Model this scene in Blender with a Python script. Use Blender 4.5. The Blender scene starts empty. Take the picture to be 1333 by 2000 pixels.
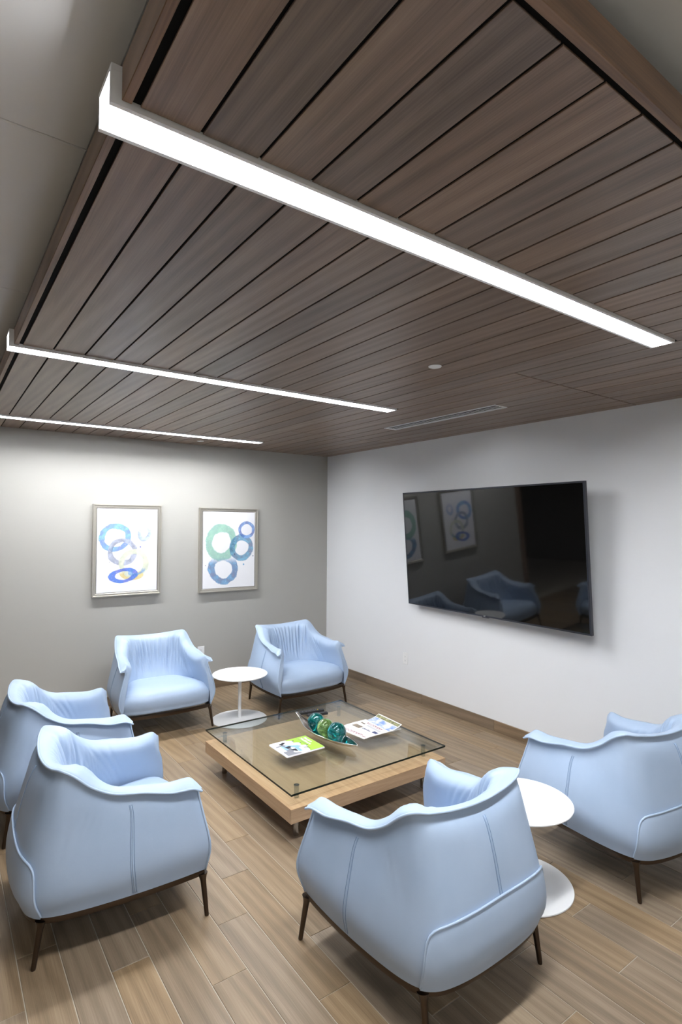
import bpy, bmesh, math, random
import numpy as np
from mathutils import Vector, Matrix

R = random.Random(7)
SC = bpy.context.scene
COL = SC.collection

# ------------------------------------------------------------------ camera
H = 2.74                       # underside of the wood canopy
cam_d = bpy.data.cameras.new('camera')
cam = bpy.data.objects.new('camera', cam_d); COL.objects.link(cam)
F_PX, YAW, PIT, ROL = 1094.89, 0.6270, 0.0238, 0.0064
CAM = Vector((-4.1411, -6.022, 1.8496))
fw = Vector((math.sin(YAW)*math.cos(PIT), math.cos(YAW)*math.cos(PIT), math.sin(PIT)))
r0 = Vector((math.cos(YAW), -math.sin(YAW), 0)); u0 = r0.cross(fw)
rr = r0*math.cos(ROL)+u0*math.sin(ROL); uu = -r0*math.sin(ROL)+u0*math.cos(ROL)
cam.matrix_world = Matrix(((rr.x, uu.x, -fw.x, CAM.x), (rr.y, uu.y, -fw.y, CAM.y), (rr.z, uu.z, -fw.z, CAM.z), (0, 0, 0, 1)))
cam_d.sensor_fit = 'AUTO'; cam_d.sensor_width = 36.0; cam_d.lens = F_PX*36/2000
cam_d.clip_start = 0.05; cam_d.clip_end = 60
SC.camera = cam

# ------------------------------------------------------------------ world, exposure
w = bpy.data.worlds.new('world'); SC.world = w; w.use_nodes = True
w.node_tree.nodes['Background'].inputs[0].default_value = (0.9, 0.95, 1.0, 1)
w.node_tree.nodes['Background'].inputs[1].default_value = 0.05
SC.view_settings.view_transform = 'Standard'; SC.view_settings.look = 'None'
SC.view_settings.gamma = 1.0; SC.view_settings.use_curve_mapping = False
SC.view_settings.exposure = 1.12
LENS_W = 54.0                  # radiance of the strip light lenses
FILL_W = 17.0               # radiance of the fill lights added out of view behind the camera

# ------------------------------------------------------------------ helpers
def tag(o, label=None, cat=None, group=None, kind=None):
    if label: o['label'] = label
    if cat: o['category'] = cat
    if group: o['group'] = group
    if kind: o['kind'] = kind
    return o

def empty(name, loc=(0, 0, 0), rz=0.0):
    o = bpy.data.objects.new(name, None); COL.objects.link(o)
    o.location = loc; o.rotation_euler = (0, 0, rz); o.empty_display_size = 0.1
    return o

def link(name, me, m=None, parent=None, loc=None):
    o = bpy.data.objects.new(name, me); COL.objects.link(o)
    if m is not None and len(me.materials) == 0: me.materials.append(m)
    if parent: o.parent = parent
    if loc is not None: o.location = loc
    return o

def copy_tree(o, parent=None):
    c = o.copy(); COL.objects.link(c); c.parent = parent
    for ch in list(o.children): copy_tree(ch, c)
    return c

class MB:
    """collects vertices and faces, then links them as one mesh object"""
    def __init__(s): s.v = []; s.f = []
    def add(s, vs, fs):
        b = len(s.v); s.v += [tuple(x) for x in vs]; s.f += [tuple(i+b for i in q) for q in fs]; return s
    def box(s, x0, x1, y0, y1, z0, z1):
        return s.add([(x0,y0,z0),(x1,y0,z0),(x1,y1,z0),(x0,y1,z0),(x0,y0,z1),(x1,y0,z1),(x1,y1,z1),(x0,y1,z1)],
                     [(0,3,2,1),(4,5,6,7),(0,1,5,4),(1,2,6,5),(2,3,7,6),(3,0,4,7)])
    def cbox(s, x0, x1, y0, y1, z0, z1, c=.002, side='top'):
        """box with its upper (or lower) edges chamfered"""
        if side == 'top':
            za, zb, zc = z0, z1-c, z1
        else:
            za, zb, zc = z1, z0+c, z0
        P = [(x0,y0,za),(x1,y0,za),(x1,y1,za),(x0,y1,za),(x0,y0,zb),(x1,y0,zb),(x1,y1,zb),(x0,y1,zb),
             (x0+c,y0+c,zc),(x1-c,y0+c,zc),(x1-c,y1-c,zc),(x0+c,y1-c,zc)]
        Q = [(0,3,2,1),(0,1,5,4),(1,2,6,5),(2,3,7,6),(3,0,4,7),(4,5,9,8),(5,6,10,9),(6,7,11,10),(7,4,8,11),(8,9,10,11)]
        if side != 'top': Q = [q[::-1] for q in Q]
        return s.add(P, Q)
    def cyl(s, x, y, z0, z1, r0, r1=None, n=20):
        r1 = r0 if r1 is None else r1
        return s.lathe(x, y, [(0, z0), (r0, z0), (r1, z1), (0, z1)], n)
    def lathe(s, x, y, prof, n=32):
        vs, fs, ring = [], [], []
        for r, z in prof:
            if r < 1e-7: ring.append([len(vs)]*n); vs.append((x, y, z))
            else:
                ring.append(list(range(len(vs), len(vs)+n)))
                vs += [(x+r*math.cos(2*math.pi*i/n), y+r*math.sin(2*math.pi*i/n), z) for i in range(n)]
        for a, b in zip(ring, ring[1:]):
            for i in range(n):
                q = [a[i], a[(i+1) % n], b[(i+1) % n], b[i]]; q2 = []
                for k in q:
                    if k not in q2: q2.append(k)
                if len(q2) > 2: fs.append(tuple(q2))
        return s.add(vs, fs)
    def grid(s, P, flip=False, closed_u=False):
        P = np.asarray(P); n, m = P.shape[:2]; fs = []
        for i in range(n if closed_u else n-1):
            j = (i+1) % n
            for k in range(m-1):
                q = (i*m+k, j*m+k, j*m+k+1, i*m+k+1)
                fs.append(q[::-1] if flip else q)
        return s.add(P.reshape(-1, 3).tolist(), fs)
    def tube(s, pts, r, n=8, closed=False, caps=True):
        pts = np.asarray(pts, float); N = len(pts)
        rad = np.full(N, r) if np.isscalar(r) else np.asarray(r, float)
        if closed: T = np.roll(pts, -1, 0)-np.roll(pts, 1, 0)
        else: T = np.gradient(pts, axis=0)
        T /= np.linalg.norm(T, axis=1)[:, None]+1e-12
        up = np.array([0, 0, 1.0]) if abs(T[0, 2]) < .9 else np.array([1.0, 0, 0])
        a = np.cross(T[0], up); a /= np.linalg.norm(a); ring = []
        for i in range(N):
            a = a-T[i]*a.dot(T[i]); a /= np.linalg.norm(a)+1e-12; b = np.cross(T[i], a)
            ang = np.arange(n)*2*np.pi/n
            ring.append(pts[i]+rad[i]*(np.cos(ang)[:, None]*a+np.sin(ang)[:, None]*b))
        ring = np.array(ring); vs = ring.reshape(-1, 3).tolist(); fs = []
        for i in range(N if closed else N-1):
            j = (i+1) % N
            for k in range(n): fs.append((i*n+k, i*n+(k+1) % n, j*n+(k+1) % n, j*n+k))
        if caps and not closed:
            fs.append(tuple(range(n))[::-1]); fs.append(tuple((N-1)*n+k for k in range(n)))
        return s.add(vs, fs)
    def mesh(s, name, smooth=False, angle=None):
        me = bpy.data.meshes.new(name); me.from_pydata(s.v, [], s.f); me.validate(); me.update()
        bm = bmesh.new(); bm.from_mesh(me); bmesh.ops.recalc_face_normals(bm, faces=bm.faces); bm.to_mesh(me); bm.free()
        if smooth:
            me.polygons.foreach_set('use_smooth', [True]*len(me.polygons))
            if angle is not None and hasattr(me, 'set_sharp_from_angle'): me.set_sharp_from_angle(angle=angle)
        return me
    def build(s, name, m, parent=None, smooth=False, angle=None, loc=None):
        return link(name, s.mesh(name, smooth, angle), m, parent, loc)

def crom(keys, ts, at):
    """smooth interpolation of key rows at parameters ts"""
    K = np.asarray(keys, float); ts = np.asarray(ts, float); at = np.atleast_1d(at)
    M = np.zeros_like(K)
    for i in range(len(ts)):
        a, b = max(i-1, 0), min(i+1, len(ts)-1)
        M[i] = (K[b]-K[a])/(ts[b]-ts[a])
    idx = np.clip(np.searchsorted(ts, at, side='right')-1, 0, len(ts)-2)
    h = (ts[idx+1]-ts[idx]); u = (at-ts[idx])/h
    sh = (-1,)+(1,)*(K.ndim-1); u = u.reshape(sh); h = h.reshape(sh)
    return ((2*u**3-3*u**2+1)*K[idx]+(u**3-2*u**2+u)*h*M[idx]+(-2*u**3+3*u**2)*K[idx+1]+(u**3-u**2)*h*M[idx+1])

def text_mesh(name, body, size, m, bold=0.0):
    cu = bpy.data.curves.new(name, 'FONT'); cu.body = body; cu.size = size; cu.extrude = 0.00015; cu.offset = bold
    cu.align_x = 'CENTER'; cu.align_y = 'CENTER'; cu.resolution_u = 2
    o = bpy.data.objects.new(name, cu); COL.objects.link(o)
    me = bpy.data.meshes.new_from_object(o.evaluated_get(bpy.context.evaluated_depsgraph_get()))
    bpy.data.objects.remove(o); me.name = name
    me.materials.clear(); me.materials.append(m)
    return me

# ------------------------------------------------------------------ materials
class NT:
    def __init__(s, name):
        s.m = bpy.data.materials.new(name); s.m.use_nodes = True; s.t = s.m.node_tree; s.n = s.t.nodes
        s.b = s.n['Principled BSDF']; s.out = s.n['Material Output']
    def new(s, typ, **kw):
        nd = s.n.new(typ)
        for k, v in kw.items(): setattr(nd, k, v)
        return nd
    def put(s, sock, v):
        if hasattr(v, 'is_output') or isinstance(v, bpy.types.NodeSocket): s.t.links.new(v, sock)
        else: sock.default_value = v
    def math(s, op, a, b=0.0, c=0.0, clamp=False):
        nd = s.new('ShaderNodeMath', operation=op, use_clamp=clamp)
        for i, v in enumerate((a, b, c)): s.put(nd.inputs[i], v)
        return nd.outputs[0]
    def mix(s, f, a, b, blend='MIX'):
        nd = s.new('ShaderNodeMix', data_type='RGBA', blend_type=blend)
        s.put(nd.inputs[0], f); s.put(nd.inputs[6], a); s.put(nd.inputs[7], b)
        return nd.outputs[2]
    def noise(s, vec, scale, detail=3, rough=.5, dist=0.0):
        nd = s.new('ShaderNodeTexNoise')
        s.put(nd.inputs['Vector'], vec); s.put(nd.inputs['Scale'], scale); s.put(nd.inputs['Detail'], detail)
        s.put(nd.inputs['Roughness'], rough); s.put(nd.inputs['Distortion'], dist)
        return nd.outputs['Fac']
    def ramp(s, f, stops):
        nd = s.new('ShaderNodeValToRGB'); e = nd.color_ramp.elements
        while len(e) < len(stops): e.new(.5)
        for el, (pos, c) in zip(e, stops): el.position = pos; el.color = c
        s.put(nd.inputs[0], f); return nd.outputs[0]
    def remap(s, f, a, b, c=0.0, d=1.0, smooth=False):
        nd = s.new('ShaderNodeMapRange'); nd.interpolation_type = 'SMOOTHSTEP' if smooth else 'LINEAR'
        for i, v in enumerate((f, a, b, c, d)): s.put(nd.inputs[i], v)
        return nd.outputs[0]
    def bump(s, h, strength, dist=.001):
        nd = s.new('ShaderNodeBump'); s.put(nd.inputs['Strength'], strength); s.put(nd.inputs['Distance'], dist)
        s.put(nd.inputs['Height'], h); s.t.links.new(nd.outputs[0], s.b.inputs['Normal'])
    def objco(s, rnd=True, scale=(1, 1, 1)):
        tc = s.new('ShaderNodeTexCoord'); v = tc.outputs['Object']
        if rnd:
            oi = s.new('ShaderNodeObjectInfo')
            cx = s.new('ShaderNodeCombineXYZ')
            s.put(cx.inputs[0], s.math('MULTIPLY', oi.outputs['Random'], 61.0))
            s.put(cx.inputs[1], s.math('MULTIPLY', oi.outputs['Random'], 173.0))
            s.put(cx.inputs[2], s.math('MULTIPLY', oi.outputs['Random'], 37.0))
            ad = s.new('ShaderNodeVectorMath', operation='ADD'); s.put(ad.inputs[0], v); s.put(ad.inputs[1], cx.outputs[0]); v = ad.outputs[0]
            s.rand = oi.outputs['Random']
        mp = s.new('ShaderNodeVectorMath', operation='MULTIPLY'); s.put(mp.inputs[0], v); s.put(mp.inputs[1], scale)
        return mp.outputs[0]
    def set(s, **kw):
        al = dict(color='Base Color', rough='Roughness', metal='Metallic', spec='Specular IOR Level', trans='Transmission Weight',
                  ior='IOR', emit='Emission Color', estr='Emission Strength', coat='Coat Weight', coatr='Coat Roughness')
        for k, v in kw.items(): s.put(s.b.inputs[al[k]], v)
        return s

def c4(r, g, b): return (r, g, b, 1)
def srgb(r, g, b):
    f = lambda x: x/12.92 if x <= .04045 else ((x+.055)/1.055)**2.4
    return (f(r/255), f(g/255), f(b/255), 1)

def plain(name, col, rough=.5, metal=0.0, spec=.5):
    return NT(name).set(color=col, rough=rough, metal=metal, spec=spec).m

def wood(name, dark, mid, light, rough=.4, var=.25, axis=1, wscale=1.0, spec=.5, figure=.5):
    n = NT(name)
    sc = [7*wscale]*3; sc[axis] = .55*wscale
    v = n.objco(True, tuple(sc))
    sf = [190*wscale]*3; sf[axis] = 3.0*wscale
    vf = n.objco(True, tuple(sf))
    broad = n.noise(v, 1.0, 4, .55, .9)
    wv = n.new('ShaderNodeTexWave', wave_type='BANDS', bands_direction='DIAGONAL')
    n.put(wv.inputs['Vector'], v); n.put(wv.inputs['Scale'], 1.1); n.put(wv.inputs['Distortion'], 7.0)
    n.put(wv.inputs['Detail'], 2.0); n.put(wv.inputs['Detail Scale'], .7)
    fine = n.noise(vf, 1.0, 3, .6)
    f = n.math('ADD', n.math('MULTIPLY', broad, 1.0-figure*.5), n.math('MULTIPLY', wv.outputs['Fac'], figure*.5))
    f = n.math('ADD', n.math('MULTIPLY', f, .60), n.math('MULTIPLY', fine, .46))
    col = n.ramp(f, [(.29, dark), (.53, mid), (.76, light)])
    val = n.remap(n.rand, 0, 1, 1-var, 1+var)
    hs = n.new('ShaderNodeHueSaturation'); n.put(hs.inputs['Value'], val)
    n.put(hs.inputs['Saturation'], n.remap(n.math('FRACT', n.math('MULTIPLY', n.rand, 7.31)), 0, 1, .82, 1.12)); n.put(hs.inputs['Color'], col)
    n.set(color=hs.outputs[0], rough=n.remap(fine, 0, 1, rough-.05, rough+.08), spec=spec)
    n.bump(fine, .12, .0006)
    return n.m

def paint(name, col, rough=.55, spec=.35):
    n = NT(name); v = n.objco(False)
    n.set(color=col, rough=rough, spec=spec); n.bump(n.noise(v, 260, 2), .05, .0008); return n.m

M = {}
M['wall_white'] = paint('white wall paint', srgb(226, 228, 231))
M['wall_taupe'] = paint('taupe wall paint', srgb(173, 172, 167))
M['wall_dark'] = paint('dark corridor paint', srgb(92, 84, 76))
M['ceil_white'] = paint('white ceiling panel', srgb(230, 230, 231), .5)
M['walnut'] = wood('walnut plank veneer', srgb(94, 77, 65), srgb(124, 104, 90), srgb(146, 125, 109), rough=.36, var=.16, axis=1, wscale=1.3, figure=.45)
M['walnut_x'] = wood('walnut fascia veneer across', srgb(92, 68, 50), srgb(124, 95, 72), srgb(146, 114, 88), rough=.42, var=.05, axis=0, wscale=1.3)
M['walnut_y'] = wood('walnut fascia veneer along', srgb(92, 68, 50), srgb(124, 95, 72), srgb(146, 114, 88), rough=.42, var=.05, axis=1, wscale=1.3)
M['walnut_z'] = wood('walnut post veneer', srgb(92, 68, 50), srgb(124, 95, 72), srgb(146, 114, 88), rough=.42, var=.05, axis=2, wscale=1.3)
M['black'] = plain('black reveal', c4(.004, .004, .004), .9, spec=.1)
M['tile'] = wood('wood look porcelain tile', srgb(104, 87, 67), srgb(132, 113, 90), srgb(153, 134, 110), rough=.42, var=.14, axis=1, wscale=1.3, figure=.5)
M['base_y'] = wood('wood look base tile', srgb(100, 84, 67), srgb(124, 107, 88), srgb(142, 124, 104), rough=.42, var=.05, axis=1)
M['base_x'] = wood('wood look base tile back', srgb(100, 84, 67), srgb(124, 107, 88), srgb(142, 124, 104), rough=.42, var=.05, axis=0)
M['grout'] = paint('grout', srgb(178, 170, 156), .8, .2)
OAK = (srgb(150, 118, 84), srgb(180, 147, 110), srgb(200, 169, 132))
M['oak_x'] = wood('light oak veneer across', *OAK, rough=.4, var=.0, axis=0, wscale=2.6, figure=.1)
M['oak_y'] = wood('light oak veneer along', *OAK, rough=.4, var=.0, axis=1, wscale=2.6, figure=.1)
M['alu'] = plain('white aluminium trim', srgb(236, 238, 241), .35)
M['white_metal'] = plain('white powder coat', srgb(238, 239, 240), .35)
M['bronze'] = NT('dark bronze metal').set(color=srgb(84, 74, 66), rough=.28, metal=1.0).m
M['chrome'] = NT('brushed chrome').set(color=srgb(205, 205, 205), rough=.2, metal=1.0).m
M['silver'] = NT('polished silver').set(color=srgb(228, 227, 225), rough=.17, metal=1.0).m
M['champagne'] = NT('champagne silver frame').set(color=srgb(196, 192, 182), rough=.38, metal=.75).m
M['plastic_white'] = plain('white plastic', srgb(232, 233, 234), .35)
M['plastic_black'] = plain('black plastic', srgb(22, 22, 24), .4)
M['button'] = plain('grey rubber button', srgb(70, 70, 74), .6)
M['button_y'] = plain('yellow button', srgb(210, 180, 60), .6)
M['bezel'] = plain('dark bezel', srgb(52, 54, 62), .32, .4)
M['screen'] = plain('glossy screen', c4(.0035, .0035, .0035), .045, spec=.62)
M['paper'] = plain('paper', srgb(236, 236, 238), .5)
M['ink_grey'] = plain('grey ink', srgb(130, 132, 140), .5)
M['ink_maroon'] = plain('maroon ink', srgb(128, 40, 62), .5)
M['ink_blue'] = plain('dark blue ink', srgb(58, 66, 104), .5)
M['ink_black'] = plain('black ink', srgb(30, 30, 40), .5)
M['ink_green'] = plain('lime green ink', srgb(160, 208, 72), .4)
M['ink_sky'] = plain('light blue ink', srgb(134, 176, 226), .5)
M['fur'] = plain('pale fur print', srgb(220, 222, 226), .5)

def leather():
    n = NT('pale blue leather'); v = n.objco(True)
    big = n.noise(v, 5.0, 3); fine = n.noise(v, 420, 2, .6)
    col = n.mix(n.remap(big, .3, .7), srgb(161, 181, 207), srgb(168, 187, 212))
    n.set(color=col, rough=n.remap(big, .3, .7, .40, .48), spec=.42)
    mid = n.noise(v, 38, 4, .6, 1.0)
    n.bump(n.math('ADD', n.math('MULTIPLY', fine, .35), n.math('MULTIPLY', mid, .65)), .16, .002)
    return n.m
M['leather'] = leather()
M['welt'] = plain('pale blue leather welt', srgb(168, 188, 213), .45)
M['stitch'] = plain('darker blue stitching', srgb(124, 147, 180), .6)

def lens(name, k):
    n = NT(name); n.set(color=c4(.9, .9, .9), emit=c4(.975, .985, 1.0), estr=LENS_W*k); return n.m
M['lens'] = lens('lit strip lens', 1.0); M['lens_end'] = lens('lit strip lens, upturned end', .32)

def pane_glass(name, tint):
    """thin clear sheet: Fresnel reflection over tinted see-through"""
    n = NT(name); n.n.remove(n.b)
    tr = n.new('ShaderNodeBsdfTransparent'); tr.inputs[0].default_value = tint
    gl = n.new('ShaderNodeBsdfGlossy'); gl.inputs['Roughness'].default_value = .01
    lw = n.new('ShaderNodeLayerWeight'); lw.inputs[0].default_value = .5
    fr = n.math('ADD', .04, n.math('MULTIPLY', .96, n.math('POWER', lw.outputs['Facing'], 5.0)))
    mx = n.new('ShaderNodeMixShader'); n.put(mx.inputs[0], fr)
    n.t.links.new(tr.outputs[0], mx.inputs[1]); n.t.links.new(gl.outputs[0], mx.inputs[2])
    n.t.links.new(mx.outputs[0], n.out.inputs['Surface']); return n.m
M['glass'] = pane_glass('clear table glass', c4(.895, .93, .93))
M['glass_edge'] = plain('dark green glass edge', c4(.006, .016, .013), .08)
M['acrylic'] = pane_glass('clear standoff', c4(.80, .83, .83))

def ball_glass(name, a, b, bscale):
    n = NT(name); v = n.objco(True)
    vo = n.new('ShaderNodeTexVoronoi', feature='DISTANCE_TO_EDGE'); n.put(vo.inputs['Vector'], v); n.put(vo.inputs['Scale'], bscale)
    sw = n.noise(v, 22, 3, .5, 2.0)
    crack = n.remap(vo.outputs['Distance'], 0, .05, 1, 0)
    col = n.mix(n.remap(sw, .35, .65), a, b)
    n.set(color=col, rough=.03, trans=.72, ior=1.45, coat=.6, coatr=.02)
    n.bump(n.math('ADD', crack, n.math('MULTIPLY', sw, .8)), .14, .002); return n.m
M['teal_ball'] = ball_glass('teal crackle glass', srgb(6, 104, 108), srgb(24, 150, 148), 45)
M['green_ball'] = ball_glass('green swirl glass', srgb(106, 150, 70), srgb(160, 192, 118), 60)

def art_material(name, W, Hh, rings, dots):
    """watercolour rings printed on white canvas; u to the right, v down, both 0..1"""
    n = NT(name); tc = n.new('ShaderNodeTexCoord'); sp = n.new('ShaderNodeSeparateXYZ'); n.put(sp.inputs[0], tc.outputs['Object'])
    X, Z = sp.outputs[0], sp.outputs[2]
    col = srgb(238, 239, 243)
    for k, (u, v, ru, rv, rot, wd, ca, cb, al, cut) in enumerate(rings):
        cx, cz = (u-.5)*W, (.5-v)*Hh; rx, rz = ru*W, rv*Hh
        dx = n.math('SUBTRACT', X, cx); dz = n.math('SUBTRACT', Z, cz); c, s_ = math.cos(rot), math.sin(rot)
        px = n.math('DIVIDE', n.math('ADD', n.math('MULTIPLY', dx, c), n.math('MULTIPLY', dz, s_)), rx)
        pz = n.math('DIVIDE', n.math('SUBTRACT', n.math('MULTIPLY', dz, c), n.math('MULTIPLY', dx, s_)), rz)
        d = n.math('SQRT', n.math('ADD', n.math('MULTIPLY', px, px), n.math('MULTIPLY', pz, pz)))
        of = n.new('ShaderNodeVectorMath', operation='ADD'); n.put(of.inputs[0], tc.outputs['Object']); n.put(of.inputs[1], (k*3.7, k*1.3, k*5.1))
        n1 = n.noise(of.outputs[0], 7, 3, .5); n2 = n.noise(of.outputs[0], 15, 2, .5, .5); n3 = n.noise(of.outputs[0], 60, 2, .5)
        d = n.math('ADD', d, n.math('MULTIPLY', n.math('SUBTRACT', n1, .5), .26))
        a = n.math('ABSOLUTE', n.math('SUBTRACT', d, 1-wd*.5))
        wv = n.math('ADD', wd*.5, n.math('MULTIPLY', n.math('SUBTRACT', n2, .5), .14))
        m = n.remap(n.math('SUBTRACT', a, wv), -.03, .02, 1, 0)
        edge = n.remap(n.math('ABSOLUTE', n.math('SUBTRACT', a, wv)), 0, .06, .25, 0)
        m = n.math('MULTIPLY', m, n.remap(n2, .3, .62, al*.78, al))
        if cut:
            zc, soft = (.5-cut[0])*Hh, cut[1]
            m = n.math('MULTIPLY', m, n.remap(Z, zc, zc+soft, cut[2], cut[3], True))
        cc = n.mix(n.remap(n2, .36, .64), ca, cb)
        cc = n.mix(n.math('MULTIPLY', n.remap(n3, .60, .72), .35), cc, srgb(226, 236, 246))
        cc = n.mix(edge, cc, ca)
        col = n.mix(m, col, cc)
    for u, v, r, ca in dots:
        dx = n.math('SUBTRACT', X, (u-.5)*W); dz = n.math('SUBTRACT', Z, (.5-v)*Hh)
        d = n.math('SQRT', n.math('ADD', n.math('MULTIPLY', dx, dx), n.math('MULTIPLY', dz, dz)))
        col = n.mix(n.remap(d, r*W*.75, r*W, 1, 0), col, ca)
    n.set(color=col, rough=.5, spec=.35); return n.m

# ------------------------------------------------------------------ structure: floor
floor = MB().box(-7.2, 0.2, -9.2, 3.0, -.08, -.0025).build('floor', M['grout']); tag(floor, kind='structure')
TW, TL, GAP = .1555, .915, .0035
tile_me = {}
def tile_mesh(wd, ln):
    k = (round(wd, 3), round(ln, 3))
    if k not in tile_me:
        me = MB().cbox(-k[0]/2, k[0]/2, -k[1]/2, k[1]/2, -.0035, 0, .0012).mesh('tile'); me.materials.append(M['tile']); tile_me[k] = me
    return tile_me[k]
for c in range(-17, 17):
    xc = -2.505+TW*c; x0, x1 = xc-TW/2, min(xc+TW/2, -.012)
    if x1-x0 < .02: continue
    y0j = -2.65+.305*c
    j = y0j-10*TL
    while j < 0:
        a, b = max(j, -5.9), min(j+TL, -.012); j += TL
        if b-a < .03: continue
        o = link('tile', tile_mesh(x1-x0-GAP, b-a-GAP), None, floor, ((x0+x1)/2, (a+b)/2, 0))
        o['kind'] = 'structure'

# ------------------------------------------------------------------ structure: walls, baseboards
WL = -3.87                                                  # free end of the taupe wall
tag(MB().box(WL, 0, 0, .14, -.02, 3.1).build('wall_back', M['wall_taupe']), kind='structure')
tag(MB().box(0, .14, -9.2, .14, -.02, 3.1).build('wall_right', M['wall_white']), kind='structure')
tag(MB().box(-7.3, -7.2, -9.2, 3.0, -.02, 3.1).build('wall_left', M['wall_dark']), kind='structure')
tag(MB().box(-7.3, 0, 3.0, 3.1, -.02, 3.1).build('wall_far', M['wall_dark']), kind='structure')
tag(MB().box(-7.2, .14, -9.3, -9.2, -.02, 3.1).build('wall_front', M['wall_taupe']), kind='structure')
tag(MB().cbox(WL-.10, WL-.001, -.02, .16, 0, H+.07, .004).build('trim_1', M['walnut_z']), kind='structure')
bb = empty('baseboard_right', (0, 0, 0)); tag(bb, kind='structure')
ys = [-.013, -.84, -1.775, -2.70, -3.62, -4.535, -5.45, -6.37, -7.28, -8.2]
for a, b in zip(ys, ys[1:]):
    me = MB().cbox(-.006, .006, (b-a)/2+.0015, -(b-a)/2-.0015, 0, .098, .003).mesh('tile')
    link('tile', me, M['base_y'], bb, (-.0065, (a+b)/2, 0))
bb = empty('baseboard_back', (0, 0, 0)); tag(bb, kind='structure')
xs = [-.013, -.62, -1.54, -2.455, -3.37, WL]
for a, b in zip(xs, xs[1:]):
    me = MB().cbox((b-a)/2+.0015, -(b-a)/2-.0015, -.006, .006, 0, .098, .003).mesh('tile')
    link('tile', me, M['base_x'], bb, ((a+b)/2, -.0065, 0))

# ------------------------------------------------------------------ structure: white panel ceiling
ZC = 2.935                     # white panel ceiling
FT = 2.815                     # top of the canopy's fascia
ceil = MB().box(-7.2, 0, -9.2, 3.0, ZC+.012, 3.1).build('ceiling', M['ceil_white']); tag(ceil, kind='structure')
cy = [0.0, -.535, -1.783, -3.032, -4.283, -5.532, -6.781, -8.03, -9.19]
cx = [-7.19, -6.24, -5.02, -3.80, -2.58, -1.36, 0.0]
for a, b in zip(cy, cy[1:]):
    for x0, x1 in zip(cx, cx[1:]):
        if x0 > -2.6 and b > -4.3: continue
        o = MB().cbox(x0+.003, x1-.003, b+.003, a-.003, ZC, ZC+.012, .003, 'bottom')
        o.build('ceiling_panel', M['ceil_white'], ceil)['kind'] = 'structure'

# ------------------------------------------------------------------ wood canopy
XL, PW, YF = -3.815, .149, -5.437
LIGHTS = [(-4.755, 0), (-2.775, 1), (-.635, 2)]
LX1 = -1.345
canopy = empty('ceiling_canopy', (-1.9, -2.7, H)); tag(canopy, 'walnut plank ceiling canopy dropped below the white ceiling', 'ceiling canopy')
inv_c = Vector((1.9, 2.7, -H))
def cpart(mb, name, m, ce=None):
    """part of the canopy, its origin at its own centre"""
    V = np.array(mb.v); ce = V.mean(0); mb.v = [tuple(x) for x in V-ce]
    return mb.build(name, m, canopy, loc=Vector(ce)+inv_c)
ye = YF-.013
for ly, _ in LIGHTS+[(.0585, 9)]:
    cpart(MB().box(XL-.004, -.001, ye, ly-.0585, H+.0046, H+.012), 'backing', M['black'])
    if _ < 9: cpart(MB().box(LX1+.04, -.001, ly-.0584, ly+.0584, H+.0046, H+.012), 'backing', M['black'])
    ye = ly+.0585
ye = YF-.033
for ly, _ in LIGHTS+[(.0575, 9)]:
    cpart(MB().cbox(XL-.025, XL-.005, ye, ly-.0575, H-.002, FT, .0015, 'bottom'), 'fascia', M['walnut_y'])
    ye = ly+.0575
cpart(MB().cbox(XL-.004, 0, YF-.033, YF-.013, H-.002, FT, .0015, 'bottom'), 'fascia', M['walnut_x'])
VX0, VX1, VY0, VY1 = XL+20*PW, XL+21*PW, -3.372, -2.115      # slot vent takes one plank's width
k = 0
while XL+k*PW < -.01:
    x0 = XL+k*PW+(.0135 if k == 0 else .004); x1 = min(XL+(k+1)*PW-.004, -.003)
    cuts = []
    for ly, _ in LIGHTS:
        if x0 < LX1 and x1 < LX1+.06: cuts.append((ly-.058, ly+.058))
    if k == 20: cuts.append((VY0-.002, VY1+.002))
    if k >= 16: cuts += [(-3.994, -3.986), (-1.455, -1.447)]
    cuts = sorted(cuts); y = YF
    for a, b in cuts+[(-.003, 0)]:
        if a-y > .01 and x1-x0 > .01:
            cpart(MB().cbox(x0, x1, y, a, H, H+.0044, .001, 'bottom'), 'plank', M['walnut'])
        y = b
    k += 1

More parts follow.
